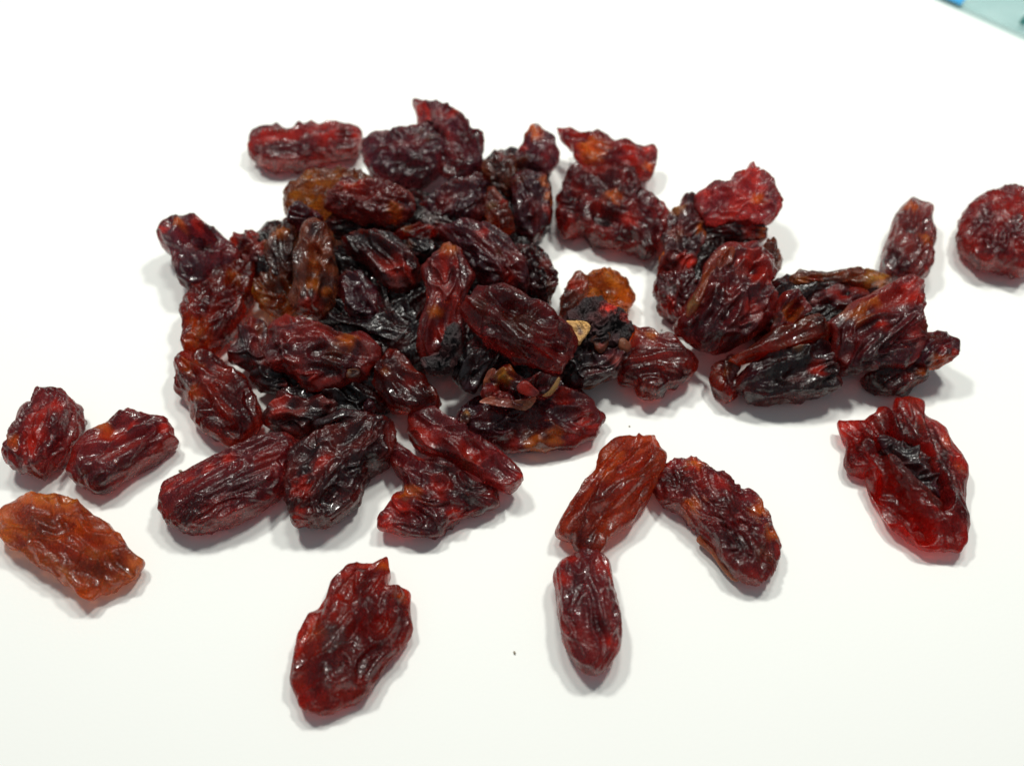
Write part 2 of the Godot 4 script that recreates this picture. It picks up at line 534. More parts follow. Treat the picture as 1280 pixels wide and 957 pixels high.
#SETTING
func build_table() -> void:
	# the sheet of paper, its far edge cutting the corner of the view
	var e0 := on_plane(Vector2(1165, -1), Vector3.ZERO, Vector3.UP)
	var e1 := on_plane(Vector2(1280, 51), Vector3.ZERO, Vector3.UP)
	var along := (e1 - e0).normalized()
	var inward := Vector3(-along.z, 0, along.x)
	if inward.z < 0.0:
		inward = -inward
	var st := SurfaceTool.new()
	st.begin(Mesh.PRIMITIVE_TRIANGLES)
	var corner := e0 - along * 0.16
	var nu := 60
	var nv := 50
	var thick := 0.00015
	var at := func(i: int, j: int) -> Vector3:
		return corner + along * (0.297 * i / nu) + inward * (0.21 * j / nv)
	for i in nu:
		for j in nv:
			var q := [at.call(i, j), at.call(i + 1, j), at.call(i + 1, j + 1), at.call(i, j + 1)]
			for t in [0, 1, 2, 0, 2, 3]:
				st.add_vertex(q[t])
	var c4 := [at.call(0, 0), at.call(nu, 0), at.call(nu, nv), at.call(0, nv)]
	for k in 4:
		var p: Vector3 = c4[k]
		var q: Vector3 = c4[(k + 1) % 4]
		var dn := Vector3.DOWN * thick
		for v in [p, q + dn, q, p, p + dn, q + dn]:
			st.add_vertex(v)
	for t in [0, 2, 1, 0, 3, 2]:
		st.add_vertex(c4[t] + Vector3.DOWN * thick)
	st.index()
	st.generate_normals()
	var paper := MeshInstance3D.new()
	paper.name = numbered("paper_sheet")
	paper.mesh = st.commit()
	paper.material_override = mats["paper"]
	tag(paper, "plain white sheet of paper lying under all the raisins", "paper")
	add_child(paper, true)

	var bx := BoxMesh.new()
	bx.size = Vector3(1.6, 0.02, 1.0)
	var table := MeshInstance3D.new()
	table.name = "table_top"
	table.mesh = bx
	table.material_override = mats["table"]
	table.position = Vector3(0, -0.0102 - thick, -0.05)
	table.set_meta("kind", "structure")
	table.set_meta("label", "pale table top under the paper and the plastic bag")
	table.set_meta("category", "table")
	add_child(table, true)


	# a clear plastic bag with blue and teal print, lying beyond the paper's far edge
	var outward := -inward
	var org := e0 + outward * 0.0012 + Vector3(0, -thick + 0.0003, 0) - along * 0.01
	var puff := func(u: float, v: float) -> Vector3:
		var edge := clampf(minf(minf(u, 1.0 - u), minf(v, 1.0 - v)) * 9.0, 0.0, 1.0)
		var y := edge * (0.0012 + 0.0010 * n1.get_noise_2d(u * 6.0 + 40.0, v * 5.0) + 0.0003 * absf(n1.get_noise_2d(u * 17.0, v * 15.0 + 9.0)))
		return org + along * (0.075 * u) + outward * (0.055 * v) + Vector3.UP * (maxf(y, 0.0) + 0.0003)
	var bag := Node3D.new()
	bag.name = "plastic_bag"
	bag.position = Vector3(org.x, 0, org.z)
	tag(bag, "clear plastic bag with blue and teal print beyond the paper's far edge", "bag")
	add_child(bag, true)
	for piece in [["film", "bag", 0.0, 1.0, 0.0, 1.0, 0.0], ["printed_band", "print_blue", 0.09, 0.20, 0.0, 0.032, 0.00012], ["printed_mark", "print_teal", 0.338, 0.352, 0.03, 0.085, 0.00012]]:
		var bs := SurfaceTool.new()
		bs.begin(Mesh.PRIMITIVE_TRIANGLES)
		bs.set_smooth_group(0)
		var mu := 70 if piece[0] == "film" else 16
		var rows := []
		for i in mu + 1:
			var row := []
			for j in mu + 1:
				row.append(puff.call(lerpf(piece[2], piece[3], float(i) / mu), lerpf(piece[4], piece[5], float(j) / mu)) + Vector3.UP * piece[6] - bag.position)
			rows.append(row)
		for side in 2:
			for i in mu:
				for j in mu:
					var q := [rows[i][j], rows[i + 1][j], rows[i + 1][j + 1], rows[i][j + 1]]
					for t in ([0, 1, 2, 0, 2, 3] if side == 0 else [0, 2, 1, 0, 3, 2]):
						var v: Vector3 = q[t]
						if side == 1:
							v.y = (0.0001 + org.y if piece[0] == "film" else v.y - 0.00004)
						bs.add_vertex(v)
		bs.index()
		bs.generate_normals()
		var pm := MeshInstance3D.new()
		pm.name = piece[0]
		pm.mesh = bs.commit()
		pm.material_override = mats[piece[1]]
		bag.add_child(pm, true)

	# dark specks of dried stalk on the paper
	for sp in [[643, 816, 2.6, "olive speck on bare paper left of the oblong dark red raisin"], [226, 589, 3.2, "brown speck above the long ridged raisin's upper edge"], [235, 590, 2.0, "tiny brown speck touching the long ridged raisin's upper edge"],
			[787, 533, 1.8, "faint speck between the orange-red raisin and the right heap"], 
			[827, 413, 2.0, "speck in the white gap between the orange cup and right heap"]]:
		var at_px := on_plane(Vector2(sp[0], sp[1]), Vector3.ZERO, Vector3.UP)
		var cs := SphereMesh.new()
		cs.radius = 0.5
		cs.height = 1.0
		cs.radial_segments = 12
		cs.rings = 7
		var ca: Array = cs.get_mesh_arrays()
		var cv: PackedVector3Array = ca[Mesh.ARRAY_VERTEX]
		var wide: float = sp[2] * 0.000105
		for i in cv.size():
			var f := 1.0 + 0.7 * n1.get_noise_3dv(cv[i] * 2.4 + Vector3(sp[0], sp[1], 0))
			cv[i] = Vector3(cv[i].x * wide * 1.4, cv[i].y * wide * 0.6, cv[i].z * wide) * f
		ca[Mesh.ARRAY_VERTEX] = cv
		var cm := ArrayMesh.new()
		cm.add_surface_from_arrays(Mesh.PRIMITIVE_TRIANGLES, ca)
		var co := MeshInstance3D.new()
		co.name = numbered("crumb")
		co.mesh = cm
		co.material_override = mats["crumb"]
		co.position = at_px + Vector3.UP * wide * 0.25
		co.rotation.y = sp[0]
		tag(co, sp[3], "crumb", "specks on the paper")
		add_child(co, true)


#LIST
func scatter_raisins() -> void:
	# -- lying by themselves on the paper
	raisin("bright red flat raisin with a grey spot on top, alone nearest the viewer", "L5",
		[185, 680, 195, 600, 215, 520, 265, 400, 335, 335, 370, 240, 430, 160, 500, 115, 600, 118, 650, 100, 678, 85, 690, 140, 700, 165, 690, 225, 745, 222, 795, 255, 797, 330, 800, 440, 760, 520, 700, 610, 620, 720, 540, 800, 440, 850, 330, 875, 245, 860, 210, 790],
		{"h": 1.9, "c": 2.3, "pal": "red", "wl": 2.9, "st": 1.6, "wr": 0.42, "fold": 0.5, "bump": 0.1, "clear": 0.1, "mat": "clear",
		"spots": [[415, 510, 95, "black"], [420, 500, 60, "grey"], [360, 300, 90, "red"], [250, 480, 80, "red"], [665, 110, 35, "orange"], [760, 260, 40, "orange"], [290, 470, 50, "orange"], [240, 800, 50, "red"]]})
	raisin("small oblong dark red raisin, its top end touching the orange-red raisin above", "L6",
		[155, 545, 185, 500, 230, 470, 275, 458, 330, 475, 352, 505, 362, 570, 380, 640, 392, 740, 388, 810, 360, 865, 310, 898, 265, 890, 225, 850, 190, 790, 172, 700, 165, 620],
		{"h": 2.6, "c": 3.0, "pal": "wine", "wl": 2.2, "st": 2.6, "wr": 0.42, "fold": 0.15, "spots": [[330, 740, 40, "dark"], [180, 560, 30, "red"], [365, 800, 30, "red"], [210, 490, 30, "red"], [345, 520, 40, "red"]]})
	raisin("orange-red raisin with sharp lengthwise folds, tip pointing at the oblong one below", "L6",
		[165, 380, 200, 320, 250, 250, 300, 190, 320, 120, 360, 70, 420, 48, 500, 50, 540, 95, 550, 140, 520, 210, 470, 300, 410, 370, 350, 430, 320, 465, 240, 460, 215, 430, 180, 405],
		{"h": 2.5, "c": 3.0, "gain": 1.7, "shade": 0.0, "pal": "rust", "wl": 3.2, "st": 2.8, "wr": 0.5, "fold": 0.6, "bump": 0.0, "mat": "clear", "spots": [[250, 420, 70, "purple"], [360, 120, 50, "orange"], [340, 200, 40, "orange"]]})
	raisin("finely wrinkled dark raisin with orange rims and a loose orange skin flap", "L6",
		[520, 200, 560, 150, 640, 125, 690, 140, 740, 180, 775, 190, 820, 240, 875, 255, 920, 320, 960, 400, 972, 460, 950, 530, 900, 572, 840, 560, 790, 530, 730, 440, 690, 400, 660, 360, 600, 310, 560, 290, 520, 255],
		{"h": 2.1, "c": 2.5, "pal": "wine", "wl": 1.45, "st": 1.7, "wr": 0.38, "fold": 0.4, "bump": 0.0, "spots": [[600, 200, 70, "dark"], [780, 320, 80, "dark"], [840, 440, 80, "dark"], [900, 310, 38, "orange"], [945, 400, 34, "orange"], [660, 140, 32, "orange"], [660, 300, 36, "orange"], [930, 480, 40, "brown"], [760, 220, 30, "red"]]},
		[["skin_flap", "L6", [672, 415, 700, 395, 740, 430, 790, 490, 825, 535, 832, 560, 800, 560, 760, 520, 710, 462, 685, 440], {"h": 1.2, "c": 0.4, "gain": 1.3, "pal": "peach", "bend": 0.5, "wr": 0.2}]])
	raisin("amber brown raisin with pale orange edges at the left border of the picture", "L2",
		[5, 235, 60, 180, 150, 130, 250, 90, 330, 95, 420, 100, 500, 140, 580, 190, 680, 270, 760, 340, 850, 430, 930, 540, 930, 590, 880, 650, 800, 690, 720, 735, 660, 745, 615, 805, 575, 810, 500, 740, 400, 660, 330, 600, 240, 560, 130, 480, 50, 455, 10, 390, 3, 300],
		{"h": 2.0, "c": 2.3, "pal": "honey", "wl": 2.6, "st": 1.9, "wr": 0.5, "fold": 0.6, "bump": 0.05, "mat": "clear", "shade": 0.05, "gain": 1.9,
		"spots": [[40, 370, 90, "amber"], [150, 500, 80, "amber"], [280, 580, 70, "amber"], [420, 650, 80, "amber"], [560, 760, 90, "orange"], [330, 105, 70, "amber"], [470, 140, 50, "amber"], [560, 340, 70, "orange"], [390, 390, 60, "orange"], [650, 600, 120, "brown"], [300, 350, 120, "brown"], [800, 520, 100, "brown"]]})
	raisin("stout dark red raisin standing upright at the left, above the amber raisin", "L1",
		[40, 610, 60, 520, 100, 400, 150, 280, 190, 230, 240, 215, 300, 145, 390, 145, 470, 180, 520, 230, 545, 310, 535, 400, 500, 480, 440, 560, 370, 630, 290, 700, 250, 730, 180, 705, 120, 690, 60, 650],
		{"h": 3.0, "c": 3.5, "pal": "wine", "shade": 0.12, "wl": 1.7, "st": 2.4, "wr": 0.42, "bump": 0.5, "spots": [[300, 320, 90, "red"], [200, 560, 80, "red"], [260, 480, 70, "red"], [90, 520, 45, "orange"], [400, 250, 60, "red"]]})
	raisin("dark red raisin with a smooth red hollow, right of the stout raisin", "L1",
		[450, 690, 480, 610, 530, 540, 620, 440, 700, 370, 800, 320, 890, 290, 960, 305, 1030, 340, 1090, 335, 1130, 380, 1150, 430, 1165, 470, 1110, 520, 1040, 590, 950, 650, 860, 710, 770, 770, 700, 815, 620, 825, 540, 800, 480, 750],
		{"h": 2.5, "c": 3.0, "pal": "wine", "wl": 3.0, "st": 2.6, "wr": 0.5, "fold": 0.5, "bump": 0.05, "spots": [[790, 460, 80, "red"], [880, 390, 60, "red"], [680, 400, 60, "orange"], [650, 780, 70, "purple"], [1100, 390, 40, "red"]], "dents": [[810, 440, 110, 0.8]]})
	raisin("long dark raisin with many fine lengthwise ridges and a red upper edge", "L3",
		[40, 520, 60, 430, 130, 390, 230, 340, 330, 300, 430, 270, 520, 215, 590, 175, 660, 170, 710, 200, 720, 260, 680, 340, 660, 430, 590, 500, 500, 560, 390, 610, 280, 645, 180, 655, 110, 630, 60, 585],
		{"h": 2.8, "c": 3.3, "pal": "wine", "wl": 1.25, "st": 3.6, "wr": 0.34, "fold": 0.3, "bump": 0.05, "fine": 0.07, "spots": [[180, 390, 45, "red"], [290, 340, 45, "red"], [380, 305, 40, "red"], [80, 450, 40, "red"], [460, 420, 120, "purple"], [220, 560, 100, "dark"]]})
	raisin("dark glossy waisted raisin with dense wrinkles, right of the long ridged raisin", "L3",
		[660, 450, 670, 370, 690, 290, 760, 230, 850, 180, 940, 140, 1030, 110, 1080, 85, 1150, 95, 1195, 125, 1208, 200, 1180, 290, 1120, 320, 1070, 340, 1050, 430, 1020, 510, 940, 580, 860, 620, 760, 612, 700, 612, 675, 540],
		{"h": 3.3, "c": 3.7, "pal": "dark", "wl": 1.45, "st": 1.9, "wr": 0.36, "fold": 0.45, "bump": 0.1, "fine": 0.04, "clear": 0.12, "spots": [[740, 450, 60, "red"], [860, 340, 50, "red"], [720, 590, 50, "red"]]})
	raisin("torn flat raisin spread open like wings, below the twisted raisin", "L4",
		[135, 780, 150, 720, 200, 660, 265, 620, 288, 600, 270, 545, 200, 490, 185, 410, 195, 360, 250, 390, 330, 440, 420, 470, 510, 510, 600, 560, 680, 590, 730, 640, 730, 670, 680, 710, 590, 735, 500, 760, 430, 830, 330, 840, 240, 820, 150, 810],
		{"h": 1.9, "c": 2.1, "pal": "wine", "wl": 2.2, "st": 1.7, "wr": 0.45, "fold": 0.6, "bump": 0.15, "spots": [[250, 690, 80, "red"], [290, 640, 50, "orange"], [180, 780, 50, "red"], [330, 430, 30, "red"], [590, 600, 130, "dark"], [450, 520, 80, "dark"], [350, 780, 80, "purple"], [520, 740, 40, "red"], [430, 600, 60, "red"]]})
	raisin("twisted dark red raisin with a slit fold, resting over the torn winged raisin", "L4",
		[285, 240, 310, 220, 380, 200, 450, 225, 510, 270, 540, 315, 620, 340, 690, 380, 740, 410, 790, 460, 830, 510, 850, 560, 820, 600, 770, 615, 700, 580, 620, 530, 540, 490, 450, 450, 370, 410, 310, 370, 285, 310],
		{"h": 3.3, "c": 2.6, "pal": "wine", "wl": 2.8, "st": 2.6, "wr": 0.5, "fold": 0.5, "bump": 0.0, "spots": [[600, 440, 60, "red"], [560, 470, 40, "brown"], [840, 545, 25, "red"], [370, 340, 60, "red"], [470, 420, 60, "dark"]], "dents": [[600, 430, 60, 0.9], [660, 470, 50, 0.8]]})
	raisin("broad dark raisin, red and orange glow painted along its lower rim, under the torn scrap", "L4",
		[530, 265, 540, 220, 590, 185, 640, 150, 760, 110, 900, 110, 1000, 80, 1080, 70, 1150, 120, 1210, 190, 1257, 240, 1235, 290, 1200, 340, 1120, 380, 1000, 400, 880, 412, 790, 412, 720, 380, 640, 350, 560, 300],
		{"h": 2.0, "c": 2.4, "pal": "purple", "wl": 2.4, "st": 2.0, "wr": 0.4, "fold": 0.5, "bump": 0.1, "shade": 0.1,
		"spots": [[1180, 290, 70, "red"], [1110, 330, 60, "red"], [1000, 350, 60, "orange"], [900, 370, 55, "orange"], [800, 390, 50, "red"], [1060, 150, 60, "red"]]},  # red and orange spots paint light glowing through the lower rim
		[["stem_scar", "L4", [530, 250, 545, 220, 575, 215, 590, 245, 575, 280, 545, 285], {"h": 3.2, "c": 0.6, "pal": "brown", "wr": 0.25, "wl": 1.0, "mat": "dull", "spots": [[560, 250, 22, "black"], [575, 225, 18, "tan"]]}, "knobbly brown stem scar"]])

	# -- front and left of the heap
	raisin("red raisin with crumpled orange side, lowest at the left foot of the heap", "C",
		[155, 540, 180, 500, 260, 485, 340, 490, 420, 540, 490, 600, 540, 680, 580, 760, 580, 850, 530, 910, 460, 950, 390, 945, 330, 910, 270, 850, 230, 780, 200, 700, 155, 655, 165, 600],
		{"h": 2.6, "c": 3.0, "pal": "red", "wl": 3.0, "st": 1.8, "wr": 0.5, "fold": 0.6, "bump": 0.0, "mat": "clear", "shade": 0.12, "spots": [[230, 560, 60, "orange"], [240, 690, 60, "orange"], [520, 820, 70, "purple"], [340, 640, 60, "pink"]]})
	raisin("red and orange raisin at the left edge of the heap, light through it painted orange", "C",
		[190, 300, 215, 220, 260, 180, 350, 140, 400, 70, 490, 40, 550, 50, 550, 120, 520, 200, 500, 290, 440, 370, 380, 440, 310, 480, 220, 490, 195, 450, 205, 400, 200, 350],
		{"h": 3.4, "c": 3.2, "pal": "red", "wl": 2.0, "st": 1.5, "wr": 0.42, "bump": 0.6, "mat": "clear", "spots": [[450, 110, 55, "orange"], [250, 345, 45, "orange"], [280, 400, 60, "orange"], [230, 430, 50, "orange"], [260, 220, 50, "pink"], [500, 180, 60, "purple"], [400, 370, 70, "purple"]]})  # orange spots paint light shining through the body
	raisin("purple raisin with a dark mouth-like hollow, sticking out at the heap's left top", "W1",
		[95, 330, 130, 285, 200, 240, 280, 220, 350, 220, 420, 270, 500, 330, 560, 390, 620, 450, 630, 530, 540, 600, 430, 680, 350, 720, 290, 720, 240, 650, 200, 540, 150, 450, 110, 400],
		{"h": 4.6, "c": 3.2, "t": 14.0, "pal": "purple", "wl": 2.6, "st": 1.8, "wr": 0.42, "fold": 0.5, "bump": 0.15, "spots": [[230, 255, 50, "orange"], [350, 245, 50, "red"], [130, 310, 60, "red"], [370, 350, 130, "black"], [410, 400, 110, "black"]], "dents": [[340, 335, 100, 3.0], [410, 390, 110, 3.0]]})  # black spots paint the shade inside the hollow
	raisin("small red piece wedged between the purple hollow raisin and the hooded one", "W1",
		[590, 370, 680, 350, 740, 325, 830, 330, 900, 380, 910, 450, 860, 520, 790, 580, 680, 560, 620, 480],
		{"h": 3.4, "c": 2.4, "pal": "red", "wl": 2.0, "st": 1.5, "wr": 0.5, "spots": [[720, 360, 50, "red"], [840, 390, 50, "orange"], [640, 400, 60, "purple"], [690, 480, 40, "pink"]]})
	raisin("amber-brown curled scrap below the hooded raisin, over a patch of bare paper", "W1",
		[720, 690, 750, 640, 880, 615, 905, 560, 945, 640, 985, 700, 985, 800, 930, 865, 860, 880, 790, 820, 740, 750],
		{"h": 4.2, "c": 2.2, "pal": "amber", "wl": 2.0, "st": 1.5, "wr": 0.5, "fold": 0.7, "mat": "clear", "shade": 0.25, "spots": [[900, 700, 60, "brown"], [860, 640, 50, "brown"], [900, 840, 60, "brown"]], "dents": [[890, 720, 80, 1.2]]})
	raisin("hooded dark raisin with a U-shaped orange groove down its front", "W2",
		[130, 780, 150, 650, 150, 500, 190, 370, 210, 290, 290, 235, 370, 280, 400, 370, 410, 480, 440, 580, 440, 700, 410, 800, 340, 880, 240, 880, 160, 840],
		{"h": 7.6, "c": 3.4, "t": 26.0, "pal": "brown", "wl": 2.4, "st": 2.6, "wr": 0.5, "fold": 0.5, "bump": 0.05, "spots": [[180, 500, 60, "dark"], [400, 500, 45, "dark"], [420, 640, 45, "dark"], [280, 300, 80, "dark"], [290, 560, 55, "orange"], [370, 720, 40, "orange"], [270, 660, 70, "orange"], [260, 830, 90, "red"], [180, 620, 50, "dark"]], "dents": [[290, 480, 70, 1.1], [290, 580, 80, 1.1], [270, 660, 70, 0.8]]})
	raisin("dark brown lumpy raisin pressed against the hooded raisin's left side", "W2",
		[0, 320, 60, 250, 110, 230, 160, 300, 165, 400, 150, 520, 140, 650, 100, 720, 30, 680, 0, 590, -30, 510, -20, 400],
		{"h": 5.2, "c": 2.8, "t": 15.0, "pal": "brown", "wl": 2.0, "st": 1.9, "wr": 0.45, "bump": 0.3, "spots": [[50, 340, 70, "orange"], [60, 500, 70, "dark"], [20, 600, 40, "dark"], [60, 420, 50, "dark"]]})
	raisin("little purple knob perched on top of the hooded raisin", "W2",
		[105, 210, 150, 130, 200, 125, 260, 160, 325, 220, 295, 260, 210, 300, 140, 270],
		{"h": 7.6, "c": 2.0, "t": 15.0, "pal": "purple", "wl": 1.7, "wr": 0.4, "bump": 0.4})
	raisin("yellowish amber raisin, half hidden behind the pinkish red one", "A",
		[700, 560, 730, 510, 790, 480, 800, 425, 850, 405, 950, 425, 1050, 430, 1130, 450, 1150, 500, 1080, 600, 940, 650, 760, 655, 705, 620],
		{"h": 5.2, "c": 3.0, "gain": 0.9, "shade": 0.1, "pal": "amber", "wl": 2.0, "st": 1.4, "wr": 0.42, "bump": 0.6, "mat": "clear", "spots": [[760, 620, 70, "purple"], [1090, 450, 60, "brown"], [720, 570, 40, "brown"]]})
	raisin("pinkish red shrivelled raisin lying in front of the amber one", "A",
		[905, 590, 925, 530, 960, 490, 1000, 455, 1060, 475, 1140, 490, 1220, 490, 1290, 520, 1340, 560, 1352, 600, 1310, 640, 1190, 672, 1060, 662, 960, 630],
		{"h": 8.0, "c": 2.7, "t": 8.0, "pal": "pink", "gain": 0.95, "wl": 1.6, "st": 1.5, "wr": 0.46, "bump": 0.6, "shade": 0.05, "spots": [[1010, 490, 50, "red"], [1070, 510, 45, "red"], [1250, 620, 50, "orange"], [1320, 580, 50, "purple"]]})
	raisin("dark red raisin with a bright red window, lying apart behind the heap", "A",
		[525, 290, 535, 250, 560, 222, 640, 212, 730, 222, 800, 205, 850, 190, 900, 203, 960, 188, 1040, 198, 1078, 208, 1086, 250, 1072, 310, 1020, 342, 940, 352, 860, 375, 760, 405, 680, 412, 600, 402, 550, 368, 530, 330],
		{"h": 2.6, "c": 3.0, "pal": "wine", "wl": 2.5, "st": 1.7, "wr": 0.4, "bump": 0.5, "spots": [[930, 250, 50, "red"], [880, 260, 35, "red"], [1060, 230, 35, "red"], [1000, 230, 40, "dark"], [620, 270, 60, "red"], [830, 205, 40, "red"]]})

	# -- back of the heap
	raisin("dark raisin curled like an arch with a grey sheen painted on its top", "W10",
		[185, 470, 180, 400, 210, 350, 280, 335, 345, 358, 400, 370, 430, 310, 490, 260, 550, 262, 600, 245, 690, 280, 745, 350, 740, 440, 700, 520, 660, 590, 560, 660, 420, 650, 320, 630, 245, 605, 215, 550],
		{"h": 5.6, "c": 3.6, "t": 6.0, "pal": "purple", "wl": 2.2, "st": 1.5, "wr": 0.45, "bump": 0.4, "spots": [[610, 330, 100, "grey"], [640, 360, 70, "grey"], [560, 320, 50, "grey"], [560, 560, 160, "dark"], [400, 570, 110, "dark"]]})  # grey spots paint sheen on top, dark ones the shade underneath
	raisin("purple raisin ending in a pointed red tip, topmost behind the arched one", "W10",
		[517, 88, 570, 95, 630, 105, 700, 140, 770, 150, 845, 205, 880, 270, 972, 330, 968, 430, 977, 540, 930, 600, 820, 625, 720, 600, 690, 480, 720, 400, 690, 300, 620, 245, 560, 235, 540, 165],
		{"h": 6.0, "c": 3.0, "t": 12.0, "pal": "purple", "wl": 2.1, "st": 1.5, "wr": 0.42, "bump": 0.4, "spots": [[555, 140, 60, "red"], [780, 180, 50, "red"], [600, 170, 50, "red"], [880, 350, 90, "dark"], [820, 540, 130, "dark"], [700, 190, 60, "pink"], [580, 200, 40, "red"]]})  # lower dark spot paints shade under the overhang
	raisin("dark bumpy raisin under the arch, in front of a white paper gap", "W10",
		[520, 840, 590, 790, 720, 735, 755, 650, 850, 615, 960, 595, 1035, 640, 1015, 740, 1005, 830, 940, 900, 800, 930, 650, 915, 560, 890],
		{"h": 3.8, "c": 3.0, "pal": "purple", "wl": 2.0, "st": 1.5, "wr": 0.42, "bump": 0.7, "shade": 0.2})
	raisin("brown raisin with an orange glow painted on its standing tip", "W9",
		[440, 470, 500, 390, 530, 310, 553, 255, 575, 232, 620, 262, 680, 312, 720, 390, 735, 460, 700, 540, 640, 590, 560, 585, 480, 565, 430, 525],
		{"h": 5.0, "c": 3.0, "t": 20.0, "pal": "purple", "wl": 2.2, "st": 1.5, "wr": 0.4, "bump": 0.3, "spots": [[575, 270, 75, "orange"], [590, 320, 60, "orange"], [630, 310, 45, "red"], [490, 400, 40, "red"], [480, 500, 60, "brown"]]})  # orange spots paint light glowing through the tip
	raisin("brownish purple raisin hanging upright below the orange-tipped one", "W9",
		[430, 570, 520, 570, 600, 585, 655, 610, 692, 740, 682, 850, 650, 930, 600, 1010, 530, 1020, 465, 950, 430, 800, 420, 680],
		{"h": 5.2, "c": 3.2, "t": 20.0, "pal": "purple", "wl": 1.8, "st": 1.9, "wr": 0.4, "bump": 0.35, "spots": [[640, 620, 50, "orange"], [675, 730, 35, "orange"], [660, 820, 40, "red"], [470, 620, 60, "brown"], [600, 1000, 50, "pink"]]})
	raisin("jagged brown raisin scrap between the arch and the orange-tipped raisin", "W9",
		[238, 520, 250, 490, 290, 470, 320, 440, 345, 408, 375, 450, 440, 470, 445, 600, 425, 700, 380, 735, 310, 700, 280, 620, 240, 570],
		{"h": 6.4, "c": 2.2, "t": 18.0, "pal": "brown", "wl": 1.7, "st": 1.4, "wr": 0.42, "bump": 0.4, "spots": [[350, 460, 60, "pink"], [320, 650, 70, "dark"]]})
	raisin("rusty flake with a whitish glossy side, under the jagged brown scrap", "W9",
		[243, 790, 255, 720, 275, 665, 325, 690, 370, 740, 400, 810, 440, 890, 445, 950, 350, 945, 275, 935, 262, 865],
		{"h": 7.2, "c": 1.7, "t": 15.0, "pal": "rust", "wl": 1.6, "st": 1.5, "wr": 0.4, "mat": "clear", "spots": [[290, 750, 55, "pink"], [285, 790, 45, "tan"], [370, 760, 40, "red"]]})
	raisin("thin brown and red curled raisin strip, farthest back on the right", "E",
		[148, 80, 165, 75, 240, 95, 300, 112, 370, 120, 430, 158, 520, 165, 590, 165, 635, 190, 632, 270, 600, 335, 540, 312, 440, 280, 340, 260, 240, 240, 220, 180, 170, 130],
		{"h": 4.2, "c": 1.8, "t": 14.0, "gain": 1.3, "pal": "wine", "wl": 2.0, "st": 1.6, "wr": 0.4, "bump": 0.3, "spots": [[330, 190, 90, "orange"], [300, 190, 60, "orange"], [600, 270, 35, "orange"], [510, 210, 60, "red"], [580, 200, 40, "red"], [180, 110, 40, "purple"], [500, 300, 60, "dark"]]})
	raisin("large brown-purple raisin with a black cleft, under the curled strip", "E",
		[143, 460, 170, 380, 200, 300, 260, 270, 340, 283, 440, 290, 535, 310, 540, 380, 580, 430, 650, 450, 702, 500, 690, 590, 640, 690, 580, 722, 540, 690, 440, 680, 330, 640, 270, 592, 190, 612, 160, 560],
		{"h": 2.9, "c": 3.2, "pal": "wine", "gain": 1.3, "wl": 2.2, "st": 1.6, "wr": 0.48, "fold": 0.6, "bump": 0.3, "shade": 0.15, "spots": [[230, 420, 50, "black"], [380, 530, 60, "black"], [330, 500, 40, "black"], [420, 450, 60, "orange"], [220, 570, 60, "red"], [600, 520, 90, "purple"], [590, 660, 70, "dark"], [500, 560, 60, "red"]], "dents": [[370, 530, 80, 1.3], [235, 430, 50, 1.0]]})

	# -- middle of the heap
	raisin("round-ended dark raisin with a pink glow painted on its end, beside the hooded raisin", "W2",
		[480, 400, 510, 352, 600, 340, 690, 315, 790, 340, 880, 420, 950, 500, 985, 600, 930, 680, 850, 712, 760, 690, 700, 620, 620, 540, 540, 480],
		{"h": 7.0, "c": 3.2, "t": 15.0, "pal": "dark", "wl": 2.0, "st": 2.2, "wr": 0.48, "bump": 0.1, "spots": [[830, 640, 90, "pink"], [800, 560, 80, "red"], [900, 590, 60, "red"]]})  # pink and red spots paint the glow at its end
	raisin("dark purple raisin deep in the shade below the pink-ended one", "W2",
		[455, 640, 520, 590, 600, 605, 680, 680, 720, 770, 740, 870, 690, 930, 560, 930, 490, 850, 450, 750],
		{"h": 5.0, "c": 2.8, "t": 10.0, "pal": "purple", "wl": 2.1, "st": 1.6, "wr": 0.45, "bump": 0.4})
	raisin("shade-painted filler raisin buried in the dark middle of the heap", "W4",
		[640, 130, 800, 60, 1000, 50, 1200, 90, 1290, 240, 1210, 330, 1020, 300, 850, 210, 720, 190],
		{"h": 3.0, "c": 3.0, "pal": "dark", "wl": 2.0, "wr": 0.45, "shade": 0.3})  # filler coloured dark to stand for the shadow in the heap
	raisin("shade-painted filler raisin in the dark slot under the pinkish red raisin", "W2",
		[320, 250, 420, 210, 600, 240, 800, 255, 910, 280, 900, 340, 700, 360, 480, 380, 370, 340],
		{"h": 4.4, "c": 2.4, "pal": "dark", "wl": 2.0, "wr": 0.4, "shade": 0.4})  # filler coloured dark in place of the black shadow here
	raisin("bright red flake between the pink-ended raisin and the bumpy purple one", "W2",
		[800, 335, 860, 300, 960, 290, 1060, 260, 1120, 290, 1055, 340, 1035, 395, 990, 412, 920, 372, 835, 372],
		{"h": 7.2, "c": 1.4, "t": 10.0, "pal": "red", "wl": 1.7, "wr": 0.42, "mat": "clear", "spots": [[900, 300, 40, "tan"], [1010, 390, 28, "tan"], [1060, 285, 40, "red"]]})
	raisin("small olive-dark scrap below the bright red flake", "W2",
		[850, 385, 930, 365, 1010, 400, 1070, 410, 1070, 470, 990, 515, 900, 470],
		{"h": 6.2, "c": 1.7, "pal": "black", "wl": 1.4, "wr": 0.4, "bump": 0.5, "mat": "dull", "spots": [[900, 410, 50, "brown"]]})
